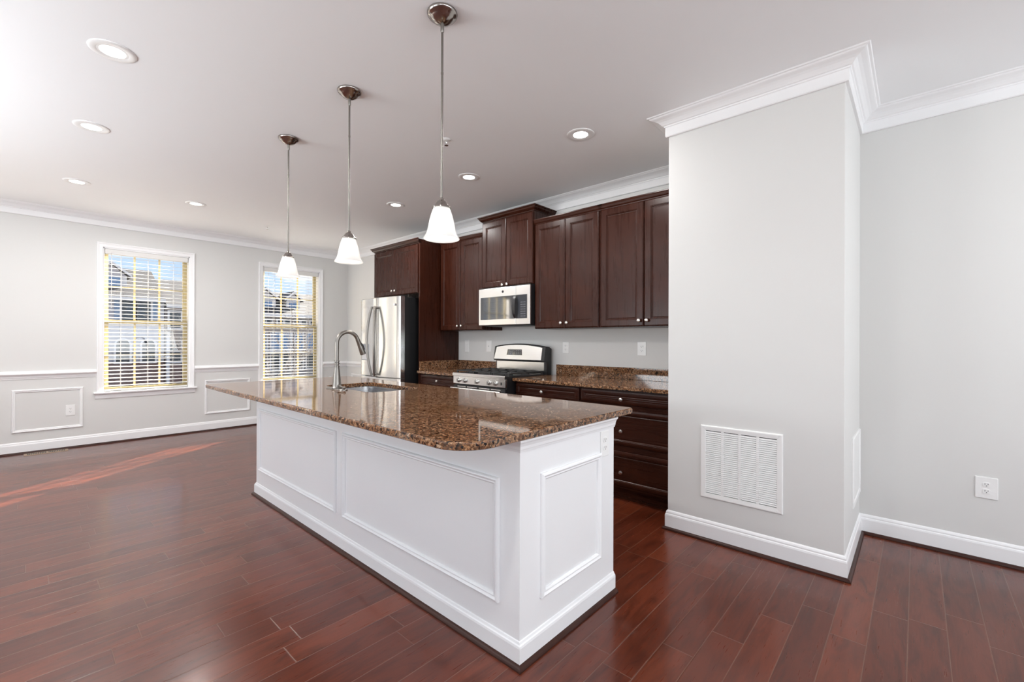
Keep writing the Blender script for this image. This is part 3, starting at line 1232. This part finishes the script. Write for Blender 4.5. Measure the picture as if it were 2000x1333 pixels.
b.build('display_marks', mat('dim_print', (.35, .36, .38), .5)[0], fasc)
for gx in (-3.545, -3.286, -3.027):
    b = MB()
    w_ = .118
    y0, y1 = 3.165, 3.665
    z = .973
    for x in (gx - w_, gx + w_):
        b.box(x - .006, x + .006, y0, y1, z - .012, z)
    for y in (y0, y1, (y0 + y1) / 2):
        b.box(gx - w_, gx + w_, y - .006, y + .006, z - .012, z)
    for y in (y0 + .125, y1 - .125):
        b.box(gx - w_, gx - .03, y - .005, y + .005, z - .010, z + .003)
        b.box(gx + .03, gx + w_, y - .005, y + .005, z - .010, z + .003)
        b.box(gx - .005, gx + .005, y - .118, y - .03, z - .010, z + .003)
        b.box(gx - .005, gx + .005, y + .03, y + .118, z - .010, z + .003)
    for x in (gx - w_, gx + w_):
        for y in (y0, y1):
            b.box(x - .008, x + .008, y - .008, y + .008, .936, z)
    b.build('grate', IRON, t, bevel=.002)
for x, y in ((-3.545, 3.29), (-3.545, 3.54), (-3.027, 3.29), (-3.027, 3.54), (-3.286, 3.415)):
    b = MB()
    b.lathe([(.045, .936), (.045, .946), (.036, .950), (.036, .957), (.0, .958)], (x, y, 0), 24)
    b.build('burner', IRON, t)

# ------------------------------------------------------------------ microwave
MX0, MX1, MZ0, MZ1, MY = -3.661, -2.908, 1.455, 1.862, 3.472
t = thing('over_range_microwave', 'stainless over-the-range microwave under the short raised cabinet', 'microwave', (-3.285, YK, MZ0))
b = MB()
b.box(MX0 + .001, MX1, MY + .018, YK - .002, MZ0, MZ1 + .008)
b.build('body', BLACK, t)
b = MB()
b.box(MX0, -3.103, MY, MY + .02, MZ0 + .004, MZ1)
dr_ = b.build('door', STEEL, t, bevel=.003)
b = MB()
b.box(-3.100, MX1 + .0, MY, MY + .02, MZ0 + .004, MZ1)
cp_ = b.build('control_side', STEEL, t, bevel=.003)
b = MB()
b.box(-3.630, -3.105, MY - .002, MY + .002, 1.520, 1.766)
b.build('window', GLOSSBLK, dr_)
b = MB()
b.box(-3.098, -2.947, MY - .002, MY + .002, 1.520, 1.766)
kp = b.build('keypad', mat('keypad_black', (.03, .033, .04), .18)[0], cp_)
b = MB()
for r_ in range(7):
    for c_ in range(3):
        x = -3.032 + c_ * .025
        z = 1.54 + r_ * .024
        b.box(x, x + .014, MY - .0028, MY - .0019, z, z + .007)
b.build('key_marks', mat('key_print', (.16, .17, .20), .5)[0], kp)
b = MB()
rows = []
for k in range(13):
    a = k / 12
    z = 1.527 + .232 * a
    d = .012 + .030 * math.sin(PI * a) ** .6
    wv = .024 + .004 * math.sin(PI * a)
    xc = -3.098
    rows.append([(xc - wv, MY - .002, z), (xc - wv + .006, MY - d, z), (xc + wv - .012, MY - d, z), (xc + wv, MY - .002, z)])
b.grid(rows, True, True, True)
b.build('handle', BLACK, dr_)
b = MB()
b.lathe([(.0135, -.002), (.0105, -.002), (.0105, .001), (.0135, .001), (.0135, -.002)], (-3.290, MY, 1.815), 24, 'y')
b.tube([(-3.295, MY - .001, 1.812), (-3.290, MY - .001, 1.819), (-3.285, MY - .001, 1.812)], .0016, 6)
b.build('round_badge', SLOT, dr_)
b = MB()
b.box(MX0 + .05, MX1 - .05, MY + .06, YK - .06, MZ0 - .008, MZ0 + .001)
b.build('vent_underside', BLACK, t, bevel=.003)
b = MB()
b.box(MX0, MX1, MY + .003, MY + .022, MZ1, MZ1 + .010)
b.build('top_vent', BLACK, t)

# ------------------------------------------------------------------ refrigerator
FX0, FX1 = -5.512, -4.588
t = thing('french_door_refrigerator', 'stainless french-door refrigerator with black sides next to the tall panel', 'refrigerator', (-5.05, YK, 0))
b = MB()
b.box(FX0 + .004, FX1 - .0, 3.125, YK - .03, .02, 1.815)
b.build('body', BLACK, t)


def convex(x0, x1, z0, z1, name, whole=(FX0, FX1), yb=3.12, bulge=.045, ye=3.050, n=14, r=.012):
    b = MB()
    rows = []
    for k in range(n + 1):
        x = x0 + (x1 - x0) * k / n
        u = (x - whole[0]) / (whole[1] - whole[0]) * 2 - 1
        yf = ye - bulge * (1 - u * u)
        e_ = min(k, n - k)
        yf += .012 if e_ == 0 else 0
        rows.append([(x, yb, z0), (x, yf + .006, z0), (x, yf, z0 + .006), (x, yf, z1 - .006), (x, yf + .006, z1), (x, yb, z1)])
    b.grid(rows, True, True, True, True)
    return b.build(name, STEELV, t, sharp=28)


MIDX = (FX0 + FX1) / 2
ld = convex(FX0, MIDX - .002, .832, 1.825, 'left_door')
rd = convex(MIDX + .002, FX1, .832, 1.825, 'right_door')
dw = convex(FX0, FX1, .06, .824, 'freezer_drawer', n=28)
for s, d in ((-1, ld), (1, rd)):
    b = MB()
    pts = []
    for k in range(17):
        a = k / 16
        z = .845 + .87 * a
        pts.append((MIDX + s * (.030 + .055 * math.sin(PI * a)), 2.992 - .022 - .040 * math.sin(PI * a) ** .7, z))
    b.tube(pts, [.015] * 17, 14)
    for z in (.86, 1.70):
        b.tube([(MIDX + s * .032, 3.006, z), (MIDX + s * .033, 2.965, z)], .013, 12)
    b.build('handle', NICKEL, d)
b = MB()
pts = [(FX0 + .07 + .784 * k / 16, 3.03 - .052 - .045 * math.sin(PI * k / 16) ** .5, .765) for k in range(17)]
b.tube(pts, .013, 14)
b.build('handle', STEEL, dw)
b = MB()
b.box(-5.405, -5.225, 3.008, 3.035, 1.03, 1.242)
disp = b.build('dispenser', mat('dispenser_grey', (.30, .31, .34), .3, .3)[0], ld, bevel=.004)
b = MB()
b.box(-5.385, -5.245, 3.004, 3.012, 1.04, 1.125)
b.build('dispenser_tray', CHROME, disp)
b = MB()
b.lathe([(.016, -.003), (.016, .002), (.012, .003), (.012, -.001), (0, -.0015)], (-4.665, 3.0225, 1.722), 20, 'y')
b.build('round_badge', CHROME, rd)
b = MB()
b.box(FX1 - .07, FX1 - .005, 3.07, 3.16, 1.815, 1.835)
b.box(FX0 + .01, FX0 + .07, 3.07, 3.16, 1.815, 1.835)
b.build('hinge_cover', BLACK, t, bevel=.004)

# ------------------------------------------------------------------ outside: townhouses across the street
GRASS = mat('pale_pavement', (.34, .335, .33), .9)[0]
ROOFM, rt_, rb_ = mat('grey_shingle', (.06, .06, .065), .85)
bt = rt_.new('ShaderNodeTexBrick')
rt_.put(bt.inputs['Vector'], rt_.mapping(rt_.pos(), (1, 1, 1), rot=(PI / 2, 0, PI / 2)))
bt.inputs['Scale'].default_value = 2.2
bt.inputs['Color1'].default_value = (.045, .045, .05, 1)
bt.inputs['Color2'].default_value = (.03, .03, .035, 1)
bt.inputs['Mortar'].default_value = (.03, .03, .035, 1)
rt_.put(rb_.inputs['Base Color'], bt.outputs[0])
SIDING = mat('pale_siding', (.33, .33, .37), .7)[0]
SIDING2 = mat('tan_siding', (.26, .24, .235), .7)[0]
BRICKM, bt_, bb_ = mat('brown_brick', (.2, .12, .1), .85)
bk = bt_.new('ShaderNodeTexBrick')
bt_.put(bk.inputs['Vector'], bt_.mapping(bt_.pos(), (1, 1, 1), rot=(PI / 2, 0, PI / 2)))
bk.inputs['Scale'].default_value = 4
bk.inputs['Color1'].default_value = (.17, .105, .092, 1)
bk.inputs['Color2'].default_value = (.12, .074, .066, 1)
bk.inputs['Mortar'].default_value = (.20, .17, .16, 1)
bt_.put(bb_.inputs['Base Color'], bk.outputs[0])
WHITE = mat('white_exterior_trim', (.52, .52, .54), .5)[0]
SHUT = mat('blue_shutter', (.12, .19, .30), .5)[0]
DARKGL = mat('dark_window_glass', (.03, .04, .05), .1)[0]
BLUEGL = mat('bluish_window_glass', (.10, .19, .34), .1)[0]
BARK = mat('pale_bark', (.20, .18, .165), .8)[0]

b = MB()
b.box(-90, -7.7, -60, 90, -3.2, -3.0)
struct(b.build('ground', GRASS))
HX = -41.0


def house(label, y0, y1, eave, ridge, wallm, brick_z):
    t = thing('townhouse', label, 'house', (HX, (y0 + y1) / 2, -3), 'townhouses across the street')
    b = MB()
    b.box(HX - 10, HX, y0, y1, brick_z, eave)
    b.build('facade', wallm, t)
    b = MB()
    b.box(HX - 9.9, HX + .05, y0 + .01, y1 - .01, -3, brick_z)
    b.build('brick_base', BRICKM, t)
    b = MB()
    pr = [(HX + .5, eave), (HX - 5, ridge), (HX - 10.5, eave), (HX - 10.5, eave - .2), (HX + .5, eave - .2)]
    b.rings([[(x, y0, z) for x, z in pr], [(x, y1, z) for x, z in pr]])
    b.build('roof', ROOFM, t)
    b = MB()
    b.box(HX + .45, HX + .62, y0, y1, eave - .22, eave + .02)
    b.build('gutter', WHITE, t)
    return t


def hwin(t, yc, z0, z1, hw, glass=DARKGL, arch_=False, shutters=False, x=HX):
    b = MB()
    p = [(x + .06, yc - hw, z0), (x + .06, yc + hw, z0), (x + .06, yc + hw, z1), (x + .06, yc - hw, z1)]
    pane = MB()
    if arch_:
        top = [(yc + hw * math.cos(PI * k / 12), z1 + hw * math.sin(PI * k / 12)) for k in range(13)]
        lp = [(yc - hw, z0), (yc + hw, z0)] + top
        pane.rings([[(x + .02, y, z) for y, z in lp], [(x + .08, y, z) for y, z in lp]])
        pts = [(x + .05, y, z) for y, z in lp]
        b.sweep(pts, [(0, 0), (0, .07), (-.12, .07), (-.12, 0)], (1, 0, 0), True)
    else:
        pane.box(x + .02, x + .08, yc - hw, yc + hw, z0, z1)
        b.sweep([(x + .05, yc - hw, z0), (x + .05, yc + hw, z0), (x + .05, yc + hw, z1), (x + .05, yc - hw, z1)], [(0, 0), (0, .07), (-.12, .07), (-.12, 0)], (1, 0, 0), True)
        b.box(x + .08, x + .11, yc - hw, yc + hw, (z0 + z1) / 2 - .03, (z0 + z1) / 2 + .03)
    f = b.build('window_frame', WHITE, t)
    pane.build('window_pane', glass, f)
    if shutters:
        for s in (-1, 1):
            b = MB()
            c = yc + s * (hw + .30)
            b.box(x, x + .08, c - .18, c + .18, z0 - .05, z1 + .05)
            b.build('shutter', SHUT, t)


def dormer(t, yc, hw, z0, z1, zp, glass):
    b = MB()
    b.box(HX - 4, HX - 1.2, yc - hw, yc + hw, z0, z1)
    d = b.build('dormer', WHITE, t)
    b = MB()
    pr = [(yc - hw - .25, z1 - .1), (yc, zp), (yc + hw + .25, z1 - .1), (yc + hw + .25, z1 + .08), (yc, zp + .2), (yc - hw - .25, z1 + .08)]
    b.rings([[(HX - 4, y, z) for y, z in pr], [(HX - .95, y, z) for y, z in pr]])
    b.build('dormer_roof', ROOFM, d)
    b = MB()
    b.rings([[(HX - .96, y, z) for y, z in pr], [(HX - .90, y, z) for y, z in pr]])
    b.build('gable_trim', WHITE, d)
    b = MB()
    b.rings([[(HX - 1.6, y, z) for y, z in ((yc - hw, z1 - .02), (yc + hw, z1 - .02), (yc, zp))], [(HX - 1.19, y, z) for y, z in ((yc - hw, z1 - .02), (yc + hw, z1 - .02), (yc, zp))]])
    b.build('dormer_gable', SIDING, d)
    b = MB()
    b.box(HX - 1.21, HX - 1.14, yc - hw * .6, yc + hw * .6, z0 + .25, z1 - .15)
    b.build('dormer_window', glass, d)


h1 = house('pale townhouse with arched windows and blue shutters, across the street', -3.0, 7.05, 4.25, 6.9, SIDING, -.30)
hwin(h1, 5.05, 2.65, 4.05, .36)
hwin(h1, 5.90, 2.65, 4.05, .36)
for c in (4.45, 6.45):
    b = MB()
    b.box(HX, HX + .09, c - .17, c + .17, 2.6, 4.1)
    b.build('shutter', SHUT, h1)
for c in (4.75, 6.15):
    hwin(h1, c, -.25, .95, .36, arch_=True)
for c in (-1.8, 1.2):
    hwin(h1, c, 2.65, 4.05, .45, shutters=True)
    hwin(h1, c, -.25, 1.3, .45)
dormer(h1, 4.2, .9, 4.6, 5.9, 6.7, BLUEGL)
h2 = house('narrow brick townhouse between the pale one and the dormered one', 7.10, 13.0, 3.9, 6.3, BRICKM, -.6)
for c in (7.7, 9.0, 10.8, 12.1):
    hwin(h2, c, 2.2, 3.4, .34)
    hwin(h2, c, -.3, 1.2, .34)
for c in (7.25, 8.3, 10.0):
    b = MB()
    b.box(HX, HX + .3, c - .09, c + .09, -3, 1.9)
    b.build('porch_column', WHITE, h2)
h3 = house('long townhouse row with two white gabled dormers, across the street', 13.05, 34, 3.55, 6.0, SIDING2, -2.2)
dormer(h3, 14.35, .85, 3.7, 4.95, 5.75, BLUEGL)
dormer(h3, 16.7, .6, 3.7, 4.95, 5.6, BLUEGL)
for c in (13.6, 14.2, 15.1, 15.7, 16.5, 17.1, 17.9, 19.5, 21):
    hwin(h3, c, 2.4, 3.05, .20)
for c in (13.7, 14.7, 15.7, 16.7, 17.7, 19.5, 21):
    hwin(h3, c, .6, 1.9, .32, BLUEGL)
    hwin(h3, c, -1.2, .1, .32)
b = MB()
b.box(HX + .05, HX + .9, 13.2, 33, .2, .45)
b.build('porch_band', WHITE, h3)


def tree(label, x, y, h, seed):
    rnd = random.Random(seed)
    b = MB()

    def grow(p, d, ln, r, lev):
        pts = [p]
        q = p
        for k in range(4):
            d = (d + Vector((rnd.uniform(-.14, .14), rnd.uniform(-.14, .14), rnd.uniform(-.02, .10)))).normalized()
            q = q + d * ln / 4
            pts.append(q)
        b.tube(pts, [r * (1 - .13 * k) for k in range(5)], 6)
        if lev < 4:
            for k in range(4 if lev else 6):
                i = rnd.randint(2, 4)
                nd = (d + Vector((rnd.uniform(-.9, .9), rnd.uniform(-.9, .9), rnd.uniform(-.1, .6)))).normalized()
                grow(pts[i], nd, ln * rnd.uniform(.5, .72), r * .5, lev + 1)
    grow(Vector((x, y, -3)), Vector((0, 0, 1)), h * .5, .085, 0)
    tag(b.build('bare_tree', BARK), label, 'tree', 'bare street trees')


tree('bare winter tree seen low in the right part of the left window', -20.0, 4.3, 5.6, 3)
tree('bare winter tree seen through the window behind the faucet', -20.0, 7.4, 5.6, 11)
